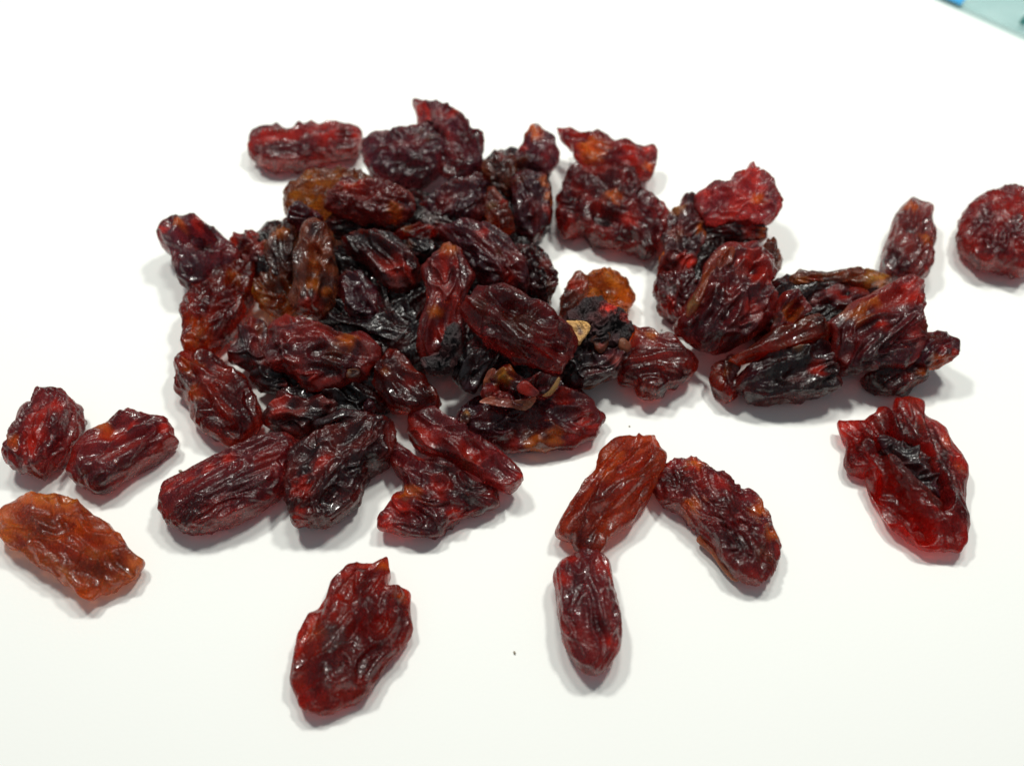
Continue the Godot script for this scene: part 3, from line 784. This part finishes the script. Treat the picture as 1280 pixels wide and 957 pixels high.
	raisin("large bumpy purple raisin lying across the middle of the heap", "W3",
		[250, 300, 330, 280, 440, 255, 540, 262, 640, 330, 720, 390, 790, 470, 850, 560, 852, 660, 830, 712, 760, 695, 680, 700, 600, 700, 520, 650, 450, 560, 400, 470, 320, 370],
		{"h": 7.4, "c": 3.3, "t": 12.0, "pal": "purple", "wl": 2.2, "st": 2.3, "wr": 0.5, "fold": 0.45, "bump": 0.55, "spots": [[655, 490, 40, "brown"], [560, 340, 60, "red"], [720, 640, 50, "red"]]})
	raisin("dark knobbly raisin behind the right end of the bumpy purple one", "W3",
		[755, 400, 830, 435, 900, 500, 960, 530, 1022, 590, 1042, 660, 1032, 735, 980, 795, 930, 790, 860, 740, 850, 650, 820, 560, 770, 480],
		{"h": 4.0, "c": 3.0, "pal": "dark", "wl": 1.7, "st": 1.4, "wr": 0.42, "bump": 0.8, "clear": 0.1, "spots": [[970, 560, 50, "pink"], [1005, 710, 40, "brown"]]})
	raisin("dark red raisin standing on end with black crust at its foot", "D",
		[250, 540, 280, 440, 300, 350, 268, 230, 290, 190, 370, 120, 420, 100, 485, 170, 525, 260, 495, 340, 475, 420, 482, 520, 470, 610, 435, 690, 375, 740, 300, 735, 260, 660],
		{"h": 7.8, "c": 3.0, "t": 30.0, "pal": "wine", "wl": 2.4, "st": 2.4, "wr": 0.48, "bump": 0.05, "spots": [[340, 440, 40, "orange"], [400, 120, 50, "orange"], [380, 200, 60, "red"], [360, 540, 60, "red"], [330, 630, 25, "pink"]]},
		[["crust", "D", [390, 530, 430, 500, 470, 530, 472, 600, 440, 690, 375, 742, 300, 735, 270, 680, 330, 650, 380, 610], {"h": 8.6, "t": 30.0, "c": 2.0, "pal": "black", "wl": 1.1, "st": 1.0, "wr": 0.4, "bump": 0.6, "fine": 0.14, "mat": "crust"}, "black grainy crust"]])
	raisin("glossy maroon raisin with curled edges, topmost in the middle of the heap", "D",
		[470, 425, 485, 380, 500, 375, 540, 330, 580, 315, 680, 312, 760, 335, 840, 380, 910, 440, 970, 480, 1020, 540, 1035, 610, 990, 685, 960, 725, 900, 725, 820, 705, 750, 690, 680, 650, 600, 590, 540, 540, 495, 490],
		{"h": 11.4, "c": 3.2, "t": 18.0, "gain": 1.7, "pal": "wine", "shade": 0.05, "wl": 3.2, "st": 1.8, "wr": 0.6, "fold": 0.6, "bump": 0.0, "fine": 0.04, "clear": 0.05, "mat": "clear", "spots": [[760, 500, 110, "brown"], [560, 420, 60, "brown"]], "dents": [[790, 410, 90, 0.7], [700, 450, 70, 0.6]]})
	raisin("shiny black raisin end hanging in the gap under the glossy maroon raisin", "W5",
		[362, 390, 385, 320, 410, 230, 450, 160, 510, 120, 610, 130, 680, 210, 640, 300, 570, 380, 530, 440, 480, 482, 410, 452],
		{"h": 6.2, "c": 2.6, "t": 25.0, "pal": "black", "wl": 2.0, "st": 2.4, "wr": 0.42, "mat": "dull", "spots": [[430, 450, 60, "purple"], [500, 470, 50, "purple"]]})
	raisin("torn scrap of raisin skin with upturned orange edges, under the maroon raisin", "W5",
		[545, 490, 560, 400, 585, 340, 640, 320, 700, 300, 750, 340, 800, 400, 870, 390, 960, 370, 1050, 385, 1040, 440, 990, 500, 900, 515, 860, 570, 780, 570, 700, 540, 620, 530],
		{"h": 7.6, "c": 1.8, "t": 20.0, "pal": "wine", "wl": 1.8, "st": 1.3, "wr": 0.5, "fold": 0.7, "bump": 0.3, "spots": [[680, 380, 60, "amber"], [730, 330, 40, "orange"], [940, 420, 70, "dark"], [790, 490, 60, "dark"]], "dents": [[800, 500, 60, 1.2], [690, 430, 50, 1.2]]},
		[["skin_flap", "W5", [528, 540, 600, 505, 660, 520, 730, 545, 790, 575, 850, 525, 897, 508, 890, 545, 840, 602, 790, 598, 720, 572, 640, 572, 560, 555], {"h": 7.6, "t": 45.0, "c": 0.28, "gain": 1.7, "pal": "peach", "bend": 0.6, "wr": 0.5, "wl": 1.4, "spots": [[700, 560, 90, "pink"], [850, 570, 50, "tan"]]}, "orange lower skin rim"],
		["skin_flap", "W5", [555, 480, 553, 420, 575, 350, 600, 325, 640, 335, 615, 390, 590, 450, 575, 490], {"h": 8.8, "t": 50.0, "c": 0.25, "gain": 1.7, "pal": "peach", "bend": 0.6, "wr": 0.5, "wl": 1.4}],
		["skin_flap", "W5", [775, 445, 800, 415, 845, 408, 890, 445, 925, 478, 900, 500, 850, 500, 800, 480], {"h": 9.4, "t": 50.0, "c": 0.4, "pal": "pink", "bend": 0.3, "wr": 0.2, "spots": [[830, 450, 60, "red"]]}, "curled pink skin lobe"],
		["skin_flap", "W5", [945, 500, 985, 470, 1015, 430, 1050, 380, 1062, 400, 1030, 465, 990, 500], {"h": 9.0, "t": 50.0, "c": 0.25, "pal": "tan", "bend": 0.2, "wr": 0.1}, "pale tan skin edge"]])
	raisin("crumpled amber-orange cup of dried skin, nearly see-through", "W11",
		[388, 135, 440, 110, 500, 95, 570, 110, 620, 150, 690, 210, 712, 270, 690, 330, 650, 362, 560, 335, 480, 300, 400, 292, 365, 220],
		{"h": 3.2, "c": 2.0, "t": 25.0, "pal": "amber", "wl": 1.8, "st": 1.2, "wr": 0.45, "fold": 0.8, "bump": 0.4, "mat": "clear", "clear": 0.15, "spots": [[640, 260, 80, "orange"], [590, 310, 60, "orange"], [500, 200, 80, "brown"], [560, 130, 50, "brown"], [390, 280, 50, "red"]], "dents": [[560, 220, 110, 1.6]]})
	raisin("pointed dark red scrap leaning against the amber-orange cup", "W11",
		[200, 395, 215, 310, 232, 250, 270, 180, 322, 98, 370, 120, 405, 205, 385, 290, 340, 335, 290, 395, 240, 425],
		{"h": 4.6, "c": 2.0, "t": 30.0, "pal": "brown", "wl": 1.9, "st": 1.7, "wr": 0.48, "fold": 0.6, "bump": 0.0, "shade": 0.1, "spots": [[330, 190, 70, "red"], [240, 340, 60, "dark"]]})
	raisin("crusty black clump with a tan ring, right of the glossy maroon raisin", "W11",
		[240, 430, 330, 335, 420, 280, 490, 290, 570, 325, 640, 370, 685, 450, 680, 530, 620, 590, 500, 620, 400, 610, 320, 580, 260, 510],
		{"h": 6.8, "c": 2.6, "t": 15.0, "pal": "black", "wl": 1.2, "st": 1.0, "wr": 0.42, "fold": 0.7, "bump": 0.6, "fine": 0.14, "mat": "crust", "spots": [[540, 345, 60, "red"], [650, 400, 40, "red"]]},
		[["stem_scar", "W11", [250, 440, 300, 430, 350, 432, 400, 448, 412, 490, 370, 550, 335, 592, 305, 545, 290, 490], {"h": 9.0, "t": 25.0, "c": 0.5, "pal": "tan", "gain": 1.4, "wr": 0.5, "wl": 0.9, "bend": 0.5, "mat": "crust", "spots": [[345, 500, 38, "grey"], [345, 515, 22, "brown"]]}, "flat tan stem ring"]])
	raisin("black torn clump fringed with brown skin, below the crusty black clump", "W11",
		[235, 720, 260, 620, 330, 550, 430, 540, 540, 550, 640, 580, 680, 640, 660, 730, 580, 790, 480, 835, 400, 865, 300, 855, 240, 800],
		{"h": 4.4, "c": 2.6, "t": 15.0, "pal": "black", "wl": 1.8, "st": 1.3, "wr": 0.45, "fold": 0.6, "bump": 0.3, "mat": "dull", "spots": [[520, 680, 100, "purple"], [590, 700, 70, "pink"], [600, 650, 50, "purple"]]},
		[["skin_flap", "W11", [408, 565, 440, 530, 500, 508, 545, 512, 535, 580, 490, 642, 450, 620, 435, 580], {"h": 7.6, "t": 40.0, "c": 0.35, "pal": "brown", "bend": 0.3, "wr": 0.2, "spots": [[490, 580, 35, "red"]]}],
		["skin_flap", "W11", [275, 800, 330, 835, 400, 845, 440, 815, 480, 780, 540, 790, 525, 825, 470, 845, 410, 882, 340, 875, 290, 845], {"h": 3.0, "t": 45.0, "c": 0.3, "gain": 1.3, "pal": "peach", "bend": 0.4, "wr": 0.2, "spots": [[480, 820, 50, "pink"]]}],
		["skin_flap", "W11", [602, 560, 640, 545, 690, 595, 655, 640, 607, 610], {"h": 6.6, "t": 40.0, "c": 0.4, "gain": 1.3, "pal": "peach", "bend": 0.2, "wr": 0.2}]])
	raisin("glossy red raisin with orange upper edge, bridging the two heaps", "W11",
		[600, 760, 640, 690, 668, 600, 665, 510, 690, 470, 730, 495, 800, 495, 870, 540, 940, 535, 1000, 575, 1060, 650, 1118, 720, 1100, 785, 1020, 850, 945, 870, 900, 925, 820, 955, 745, 940, 700, 870, 620, 845],
		{"ang": -8.0, "h": 3.2, "c": 3.0, "t": 12.0, "pal": "red", "wl": 3.4, "st": 3.6, "wr": 0.5, "fold": 0.3, "bump": 0.0, "mat": "clear", "shade": 0.05, "spots": [[700, 520, 60, "orange"], [810, 520, 50, "amber"], [900, 880, 90, "purple"], [1040, 800, 80, "purple"], [800, 900, 70, "pink"], [650, 830, 70, "dark"]]})
	raisin("broad dark red raisin with a small round stem scar, low in the heap's front", "W4",
		[265, 330, 300, 200, 340, 130, 430, 92, 520, 110, 620, 150, 710, 170, 760, 215, 860, 195, 950, 220, 1022, 290, 1022, 350, 970, 440, 910, 495, 800, 545, 680, 572, 580, 582, 520, 555, 460, 480, 400, 435, 310, 430, 280, 385],
		{"h": 6.4, "c": 3.2, "t": 12.0, "pal": "wine", "wl": 2.6, "st": 1.7, "wr": 0.5, "fold": 0.55, "bump": 0.0, "clear": 0.08, "spots": [[820, 240, 70, "orange"], [740, 360, 70, "brown"], [480, 480, 60, "red"], [600, 520, 60, "red"], [960, 290, 60, "pink"]]},
		[["stem_scar", "W4", [815, 465, 825, 435, 860, 425, 890, 440, 897, 475, 870, 492, 835, 490], {"h": 8.3, "t": 25.0, "c": 0.45, "pal": "brown", "wr": 0.2, "wl": 0.9, "mat": "flap", "spots": [[857, 468, 22, "black"], [830, 440, 20, "tan"]]}, "round brown stem scar"]])
	raisin("bright wet-looking red raisin sloping down right of the stem-scar raisin", "W4",
		[1000, 490, 1020, 400, 1080, 335, 1140, 308, 1200, 370, 1280, 430, 1350, 530, 1420, 600, 1436, 660, 1390, 720, 1300, 725, 1190, 712, 1110, 692, 1060, 625, 1010, 560],
		{"h": 4.6, "c": 2.9, "t": 10.0, "pal": "red", "wl": 2.5, "st": 2.2, "wr": 0.48, "bump": 0.05, "mat": "clear", "shade": 0.2, "spots": [[1090, 470, 55, "pink"], [1080, 480, 35, "orange"], [1330, 600, 70, "dark"], [1230, 550, 50, "red"]]})
	raisin("grey-black folded raisin between the left red raisins and the stem-scar raisin", "W4",
		[35, 365, 80, 280, 130, 180, 200, 110, 265, 115, 300, 200, 280, 330, 310, 420, 270, 455, 180, 420, 90, 410],
		{"h": 3.6, "c": 2.6, "pal": "dark", "wl": 2.3, "st": 1.9, "wr": 0.5, "bump": 0.1, "mat": "dull", "spots": [[170, 230, 60, "purple"], [130, 370, 60, "black"], [250, 150, 50, "brown"]]})
	raisin("thin black wrinkled raisin tucked under the stem-scar raisin", "W4",
		[165, 490, 230, 455, 300, 445, 370, 425, 430, 470, 485, 530, 440, 590, 350, 605, 250, 565],
		{"h": 3.4, "c": 2.0, "pal": "black", "wl": 1.8, "st": 2.4, "wr": 0.42, "mat": "dull", "spots": [[420, 590, 60, "red"]]})
	raisin("dark maroon raisin at the heap's foot, below the thin black one", "W4",
		[265, 765, 330, 680, 400, 600, 470, 580, 540, 610, 620, 660, 700, 650, 790, 680, 770, 730, 690, 790, 620, 860, 530, 912, 440, 892, 340, 852, 290, 815],
		{"h": 2.8, "c": 3.0, "pal": "dark", "wl": 2.3, "st": 1.7, "wr": 0.45, "bump": 0.3, "clear": 0.1, "spots": [[380, 700, 90, "red"], [285, 770, 40, "red"], [500, 740, 60, "pink"], [690, 670, 50, "pink"]]})
	raisin("small smooth black raisin squeezed above the waisted raisin's neck", "W4",
		[600, 805, 680, 740, 780, 708, 880, 698, 940, 728, 905, 790, 800, 835, 700, 855, 620, 850],
		{"h": 4.2, "c": 1.9, "pal": "black", "wl": 3.0, "st": 2.0, "wr": 0.25, "fold": 0.3, "mat": "dull"})
	raisin("tiny round purple bit beside the small smooth black raisin", "W4",
		[930, 690, 945, 650, 975, 640, 1000, 660, 1000, 700, 970, 730, 940, 720],
		{"h": 4.6, "c": 1.0, "pal": "purple", "wl": 1.0, "wr": 0.25, "fold": 0.2})

	# -- the second heap, on the right
	raisin("red raisin with a sharp upward spike, topmost in the right heap", "W6",
		[370, 170, 420, 92, 500, 70, 570, 86, 615, 82, 612, 22, 680, -10, 742, -92, 790, -25, 860, 20, 912, 90, 938, 180, 905, 260, 840, 315, 760, 350, 680, 330, 560, 340, 460, 340, 400, 290],
		{"h": 7.0, "c": 2.9, "t": 16.0, "pal": "wine", "gain": 2.3, "wl": 2.0, "st": 1.5, "wr": 0.42, "bump": 0.35, "shade": 0.05, "spots": [[740, 0, 80, "red"], [700, 20, 50, "red"], [780, 170, 60, "orange"], [790, 100, 50, "red"], [440, 110, 60, "red"], [620, 250, 60, "red"]]})
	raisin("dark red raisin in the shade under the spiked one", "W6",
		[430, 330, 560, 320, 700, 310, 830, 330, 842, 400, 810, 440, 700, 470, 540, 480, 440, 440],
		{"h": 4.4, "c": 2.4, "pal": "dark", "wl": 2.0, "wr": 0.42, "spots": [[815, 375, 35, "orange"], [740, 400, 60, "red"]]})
	raisin("dark brown rough raisin with an orange stalk end, left in the right heap", "W6",
		[185, 265, 250, 205, 310, 138, 370, 138, 405, 230, 432, 330, 425, 430, 400, 540, 340, 640, 240, 672, 160, 655, 110, 692, 130, 560, 128, 470, 170, 400, 168, 320],
		{"h": 4.0, "c": 3.2, "pal": "dark", "wl": 1.7, "st": 1.5, "wr": 0.45, "bump": 0.4, "mat": "dull", "spots": [[250, 240, 45, "tan"], [140, 500, 35, "orange"], [125, 640, 40, "red"], [350, 590, 80, "red"], [250, 420, 60, "brown"], [400, 360, 40, "orange"]]})
	raisin("lumpy dark raisin at the lower left corner of the right heap", "W6",
		[103, 710, 160, 645, 240, 665, 330, 640, 410, 700, 380, 800, 330, 900, 260, 970, 190, 930, 125, 850],
		{"h": 3.2, "c": 3.0, "pal": "wine", "wl": 1.8, "st": 1.3, "wr": 0.42, "bump": 0.9, "shade": 0.1, "spots": [[200, 780, 60, "grey"], [180, 870, 60, "red"]]})
	raisin("small reddish raisin end peeping out behind the big red raisin's right side", "W6",
		[820, 450, 890, 452, 952, 510, 957, 570, 915, 650, 880, 690, 830, 600],
		{"h": 4.8, "c": 2.2, "pal": "brown", "wl": 1.8, "wr": 0.4, "bump": 0.4})
	raisin("big red raisin with a pale orange fold running down its left side", "W6",
		[225, 1000, 285, 930, 330, 830, 400, 720, 430, 620, 480, 530, 560, 470, 650, 440, 740, 445, 820, 490, 872, 560, 892, 660, 862, 730, 900, 800, 880, 900, 863, 960, 760, 1050, 600, 1150, 440, 1160, 300, 1080],
		{"h": 7.0, "c": 3.8, "t": 22.0, "pal": "wine", "wl": 2.4, "st": 1.7, "wr": 0.5, "fold": 0.6, "bump": 0.35, "clear": 0.1, "spots": [[720, 560, 100, "red"], [850, 640, 60, "red"], [660, 640, 70, "pink"], [500, 800, 80, "dark"], [450, 1060, 130, "purple"], [620, 1080, 90, "purple"], [560, 540, 50, "pink"], [720, 890, 60, "red"], [780, 700, 70, "red"]]},
		[["skin_fold", "W6", [303, 935, 315, 860, 350, 800, 405, 720, 425, 620, 470, 540, 540, 480, 615, 480, 612, 560, 560, 640, 480, 710, 440, 760, 400, 850, 345, 915], {"h": 10.4, "t": 26.0, "c": 0.9, "gain": 1.3, "pal": "rust", "wr": 0.4, "st": 3.0, "wl": 1.6, "mat": "flesh", "spots": [[500, 580, 110, "pink"], [350, 850, 60, "tan"]]}, "pale orange folded skin"]])
	raisin("red-orange ribbon-like raisin running diagonally in front of the big red raisin", "W7",
		[378, 535, 450, 495, 560, 415, 680, 325, 780, 285, 880, 235, 960, 228, 1040, 300, 1035, 385, 940, 415, 800, 455, 680, 495, 560, 535, 450, 562],
		{"h": 6.4, "c": 2.2, "t": 24.0, "pal": "rust", "wl": 3.4, "st": 3.2, "wr": 0.4, "fold": 0.5, "bump": 0.0, "mat": "clear", "spots": [[980, 290, 60, "dark"], [800, 380, 90, "red"], [620, 470, 80, "red"], [920, 350, 60, "red"]]})
	raisin("leaf-shaped raisin with a rimmed orange hollow, above the ribbon-like raisin", "W7",
		[655, 330, 670, 260, 695, 190, 740, 85, 795, 55, 860, 95, 912, 180, 880, 250, 800, 310, 720, 345],
		{"h": 8.4, "c": 2.0, "t": 28.0, "pal": "wine", "wl": 2.4, "st": 1.9, "wr": 0.42, "bump": 0.0, "spots": [[800, 220, 70, "orange"], [680, 260, 40, "brown"]], "dents": [[790, 190, 90, 1.2], [800, 240, 60, 0.9]]})
	raisin("black raisin striped with coarse wrinkles, front bottom of the right heap", "W7",
		[428, 695, 480, 610, 580, 560, 680, 500, 800, 445, 920, 395, 1015, 390, 1062, 500, 1092, 620, 1112, 705, 1070, 742, 980, 772, 870, 787, 740, 792, 620, 802, 520, 792, 455, 745],
		{"h": 3.6, "c": 3.4, "t": 10.0, "pal": "dark", "wl": 2.6, "st": 2.6, "wr": 0.6, "fold": 0.5, "bump": 0.0, "spots": [[700, 620, 130, "black"], [850, 540, 80, "black"], [550, 640, 90, "purple"], [1000, 470, 70, "purple"], [830, 440, 45, "tan"], [960, 600, 60, "red"], [560, 730, 80, "purple"]]})
	raisin("small red lump left of the striped black raisin", "W7",
		[253, 655, 272, 570, 330, 530, 420, 540, 435, 650, 442, 765, 378, 797, 315, 740],
		{"h": 2.6, "c": 2.4, "pal": "red", "wl": 1.9, "wr": 0.4, "mat": "clear", "bump": 0.4, "spots": [[330, 630, 50, "orange"], [390, 770, 40, "red"], [400, 580, 50, "brown"]]})
	raisin("long brown strip with a red left end, along the back of the right heap", "W8",
		[-10, 90, 20, 70, 42, 42, 70, 68, 150, 65, 230, 62, 300, 55, 380, 48, 455, 32, 480, 60, 600, 82, 650, 130, 560, 190, 440, 190, 250, 185, 100, 172, 0, 150],
		{"h": 4.4, "c": 2.2, "t": 12.0, "pal": "brown", "wl": 1.9, "st": 2.4, "wr": 0.45, "bump": 0.3, "spots": [[80, 110, 60, "orange"], [140, 100, 50, "red"], [270, 140, 70, "grey"], [520, 120, 70, "amber"], [600, 130, 50, "amber"], [400, 100, 70, "brown"]]})
	raisin("dark red smooth raisin under the long brown strip", "W8",
		[100, 210, 250, 180, 440, 175, 500, 220, 440, 310, 330, 370, 240, 420, 150, 370, 110, 290],
		{"h": 4.0, "c": 3.0, "t": 10.0, "pal": "wine", "wl": 2.5, "st": 2.2, "wr": 0.42, "spots": [[160, 240, 40, "pink"], [300, 220, 90, "red"], [260, 300, 80, "purple"]]})
	raisin("large red raisin with slanting ridges at the right end of the right heap", "W8",
		[238, 412, 310, 350, 400, 270, 480, 208, 600, 150, 700, 113, 790, 88, 842, 120, 864, 200, 857, 300, 852, 400, 855, 470, 862, 560, 800, 665, 720, 695, 580, 705, 430, 720, 340, 722, 288, 655, 268, 560, 280, 465],
		{"h": 6.4, "c": 3.6, "t": 18.0, "pal": "wine", "wl": 2.4, "st": 2.5, "wr": 0.55, "fold": 0.6, "bump": 0.1, "clear": 0.12, "spots": [[430, 320, 80, "orange"], [520, 250, 60, "orange"], [760, 130, 60, "red"], [800, 230, 70, "red"], [580, 430, 60, "red"], [450, 680, 130, "purple"], [740, 560, 110, "purple"], [640, 660, 90, "purple"]]})
	raisin("pointed raisin end with an orange lower rim, jutting out at the right", "W8",
		[800, 690, 835, 600, 860, 462, 950, 458, 1040, 495, 1080, 530, 1107, 585, 1060, 642, 980, 692, 880, 700],
		{"h": 4.8, "c": 2.4, "t": 14.0, "pal": "purple", "wl": 2.0, "st": 1.8, "wr": 0.42, "mat": "clear", "spots": [[990, 580, 45, "red"], [1040, 650, 60, "orange"], [960, 670, 60, "orange"], [930, 490, 60, "brown"], [1070, 600, 40, "red"]]})
	raisin("dark raisin with an orange end, underneath the large ridged raisin", "W8",
		[470, 740, 600, 690, 760, 680, 890, 685, 907, 730, 882, 780, 820, 825, 740, 872, 660, 882, 565, 830],
		{"h": 2.4, "c": 2.6, "pal": "purple", "wl": 2.2, "wr": 0.42, "mat": "clear", "shade": 0.2, "spots": [[860, 740, 60, "orange"], [800, 800, 50, "red"], [600, 780, 110, "dark"]]})
	raisin("torn-open boat-shaped red raisin with a black inside, alone at the right", "L8",
		[350, 195, 385, 198, 440, 185, 530, 160, 560, 128, 620, 150, 628, 110, 640, 82, 700, 73, 770, 98, 780, 160, 850, 210, 920, 300, 985, 400, 985, 550, 992, 690, 990, 740, 962, 835, 900, 822, 800, 820, 690, 760, 590, 680, 540, 590, 500, 490, 480, 440, 420, 440, 390, 370, 405, 290, 370, 250],
		{"h": 1.9, "c": 2.1, "pal": "red", "wl": 3.3, "st": 1.9, "wr": 0.34, "fold": 0.5, "bump": 0.0, "mat": "sheer", "gain": 2.5, "spots": [[600, 290, 110, "black"], [720, 370, 140, "black"], [810, 480, 110, "black"], [880, 420, 70, "purple"], [920, 580, 60, "purple"], [950, 640, 50, "purple"], [960, 420, 35, "orange"], [890, 290, 40, "orange"], [620, 590, 170, "red"], [790, 720, 150, "red"], [470, 350, 70, "purple"], [560, 170, 40, "brown"], [750, 220, 50, "brown"], [920, 760, 70, "pink"], [420, 220, 60, "red"]],
		"dents": [[620, 310, 90, 3.0], [710, 390, 110, 4.0], [790, 480, 100, 4.0], [850, 570, 70, 3.0], [800, 740, 70, 1.4], [640, 600, 140, 2.6], [760, 690, 100, 2.2]]},
		[["skin_flap", "L8", [600, 360, 640, 365, 700, 430, 770, 500, 850, 560, 880, 600, 850, 625, 780, 600, 690, 530, 630, 450], {"h": 3.2, "t": 12.0, "c": 0.5, "pal": "red", "gain": 1.5, "bend": 0.4, "wr": 0.5, "wl": 1.6, "mat": "clear", "spots": [[720, 470, 120, "pink"]]}, "pinkish inner skin lip"],
		["dried_pulp", "L8", [545, 275, 600, 255, 680, 285, 770, 320, 830, 400, 865, 500, 860, 560, 810, 540, 740, 480, 660, 410, 580, 350], {"h": 2.2, "c": 0.9, "t": 8.0, "ang": 35.0, "pal": "black", "wl": 2.4, "st": 1.0, "wr": 0.4, "fold": 0.5, "bump": 0.3, "mat": "dull", "spots": [[560, 290, 50, "purple"], [850, 540, 60, "purple"]]}, "black sticky inside"]])
	raisin("reddish brown raisin with a sunken grey dimple, standing behind the right heap", "L7",
		[255, 720, 270, 640, 295, 560, 320, 450, 375, 340, 420, 298, 500, 303, 577, 342, 602, 430, 623, 560, 610, 680, 607, 790, 560, 850, 515, 890, 400, 880, 300, 865, 255, 820],
		{"h": 2.9, "c": 3.3, "fold": 0.2, "pal": "pink", "gain": 0.9, "shade": 0.05, "wl": 2.2, "st": 1.8, "wr": 0.4, "bump": 0.3, "clear": 0.15, "spots": [[440, 540, 55, "grey"], [330, 720, 110, "purple"], [550, 600, 70, "orange"], [440, 340, 70, "orange"], [380, 800, 100, "purple"], [590, 780, 30, "red"]], "dents": [[440, 540, 80, 0.9]]})
	raisin("large rounded reddish raisin with small bumps, cut by the right border", "L7",
		[803, 520, 820, 420, 880, 330, 960, 260, 1050, 222, 1150, 206, 1230, 222, 1310, 245, 1400, 330, 1440, 480, 1420, 650, 1350, 780, 1270, 840, 1180, 802, 1050, 790, 960, 762, 880, 690, 820, 605],
		{"h": 3.2, "c": 3.7, "pal": "wine", "gain": 1.7, "wl": 2.3, "st": 1.2, "wr": 0.4, "fold": 0.4, "bump": 0.75, "clear": 0.1, "spots": [[1260, 450, 80, "red"], [950, 720, 110, "purple"]]})

	# -- the bottom layer, filling gaps between the others, coloured dark to paint their shade
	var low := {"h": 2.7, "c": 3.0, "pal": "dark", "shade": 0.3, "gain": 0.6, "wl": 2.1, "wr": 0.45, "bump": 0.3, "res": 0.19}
	raisin("shade-painted filler raisin at the very bottom below the pink-ended raisin", "P", [395, 330, 450, 308, 520, 315, 548, 380, 520, 430, 450, 440, 400, 400], low)
	raisin("shade-painted filler raisin at the bottom behind the standing crusted raisin", "P", [470, 420, 500, 370, 570, 350, 600, 400, 590, 440, 540, 462, 490, 455], low)
	raisin("shade-painted filler raisin at the bottom under the large bumpy purple one", "P", [530, 310, 600, 285, 670, 310, 690, 360, 670, 400, 610, 415, 550, 385], low)
	raisin("shade-painted filler raisin at the bottom under the broad stem-scar raisin", "P", [345, 440, 400, 430, 470, 445, 500, 480, 470, 520, 400, 520, 350, 490], low)
	raisin("shade-painted filler raisin at the bottom in front of the arched one", "P", [430, 270, 470, 235, 540, 250, 590, 270, 600, 315, 500, 325, 430, 305], low)
	raisin("shade-painted filler raisin at the bottom under the glossy maroon one", "P", [585, 400, 680, 395, 725, 430, 705, 478, 645, 485, 590, 462], low)
	raisin("shade-painted filler raisin at the bottom behind the hooded one", "P", [300, 310, 350, 280, 410, 300, 415, 350, 390, 378, 345, 365, 310, 345], low)
	raisin("shade-painted filler raisin at the bottom under the orange-tipped one", "P", [590, 210, 650, 190, 690, 235, 680, 285, 630, 295, 590, 260], low)
	raisin("shade-painted filler raisin at the bottom of the right heap under the spiked one", "P", [850, 310, 890, 290, 935, 295, 945, 345, 925, 400, 885, 410, 855, 370], low)
	raisin("shade-painted filler raisin at the bottom of the right heap behind the ridged one", "P", [940, 370, 1000, 345, 1080, 355, 1120, 400, 1080, 450, 1000, 455, 950, 425], low)
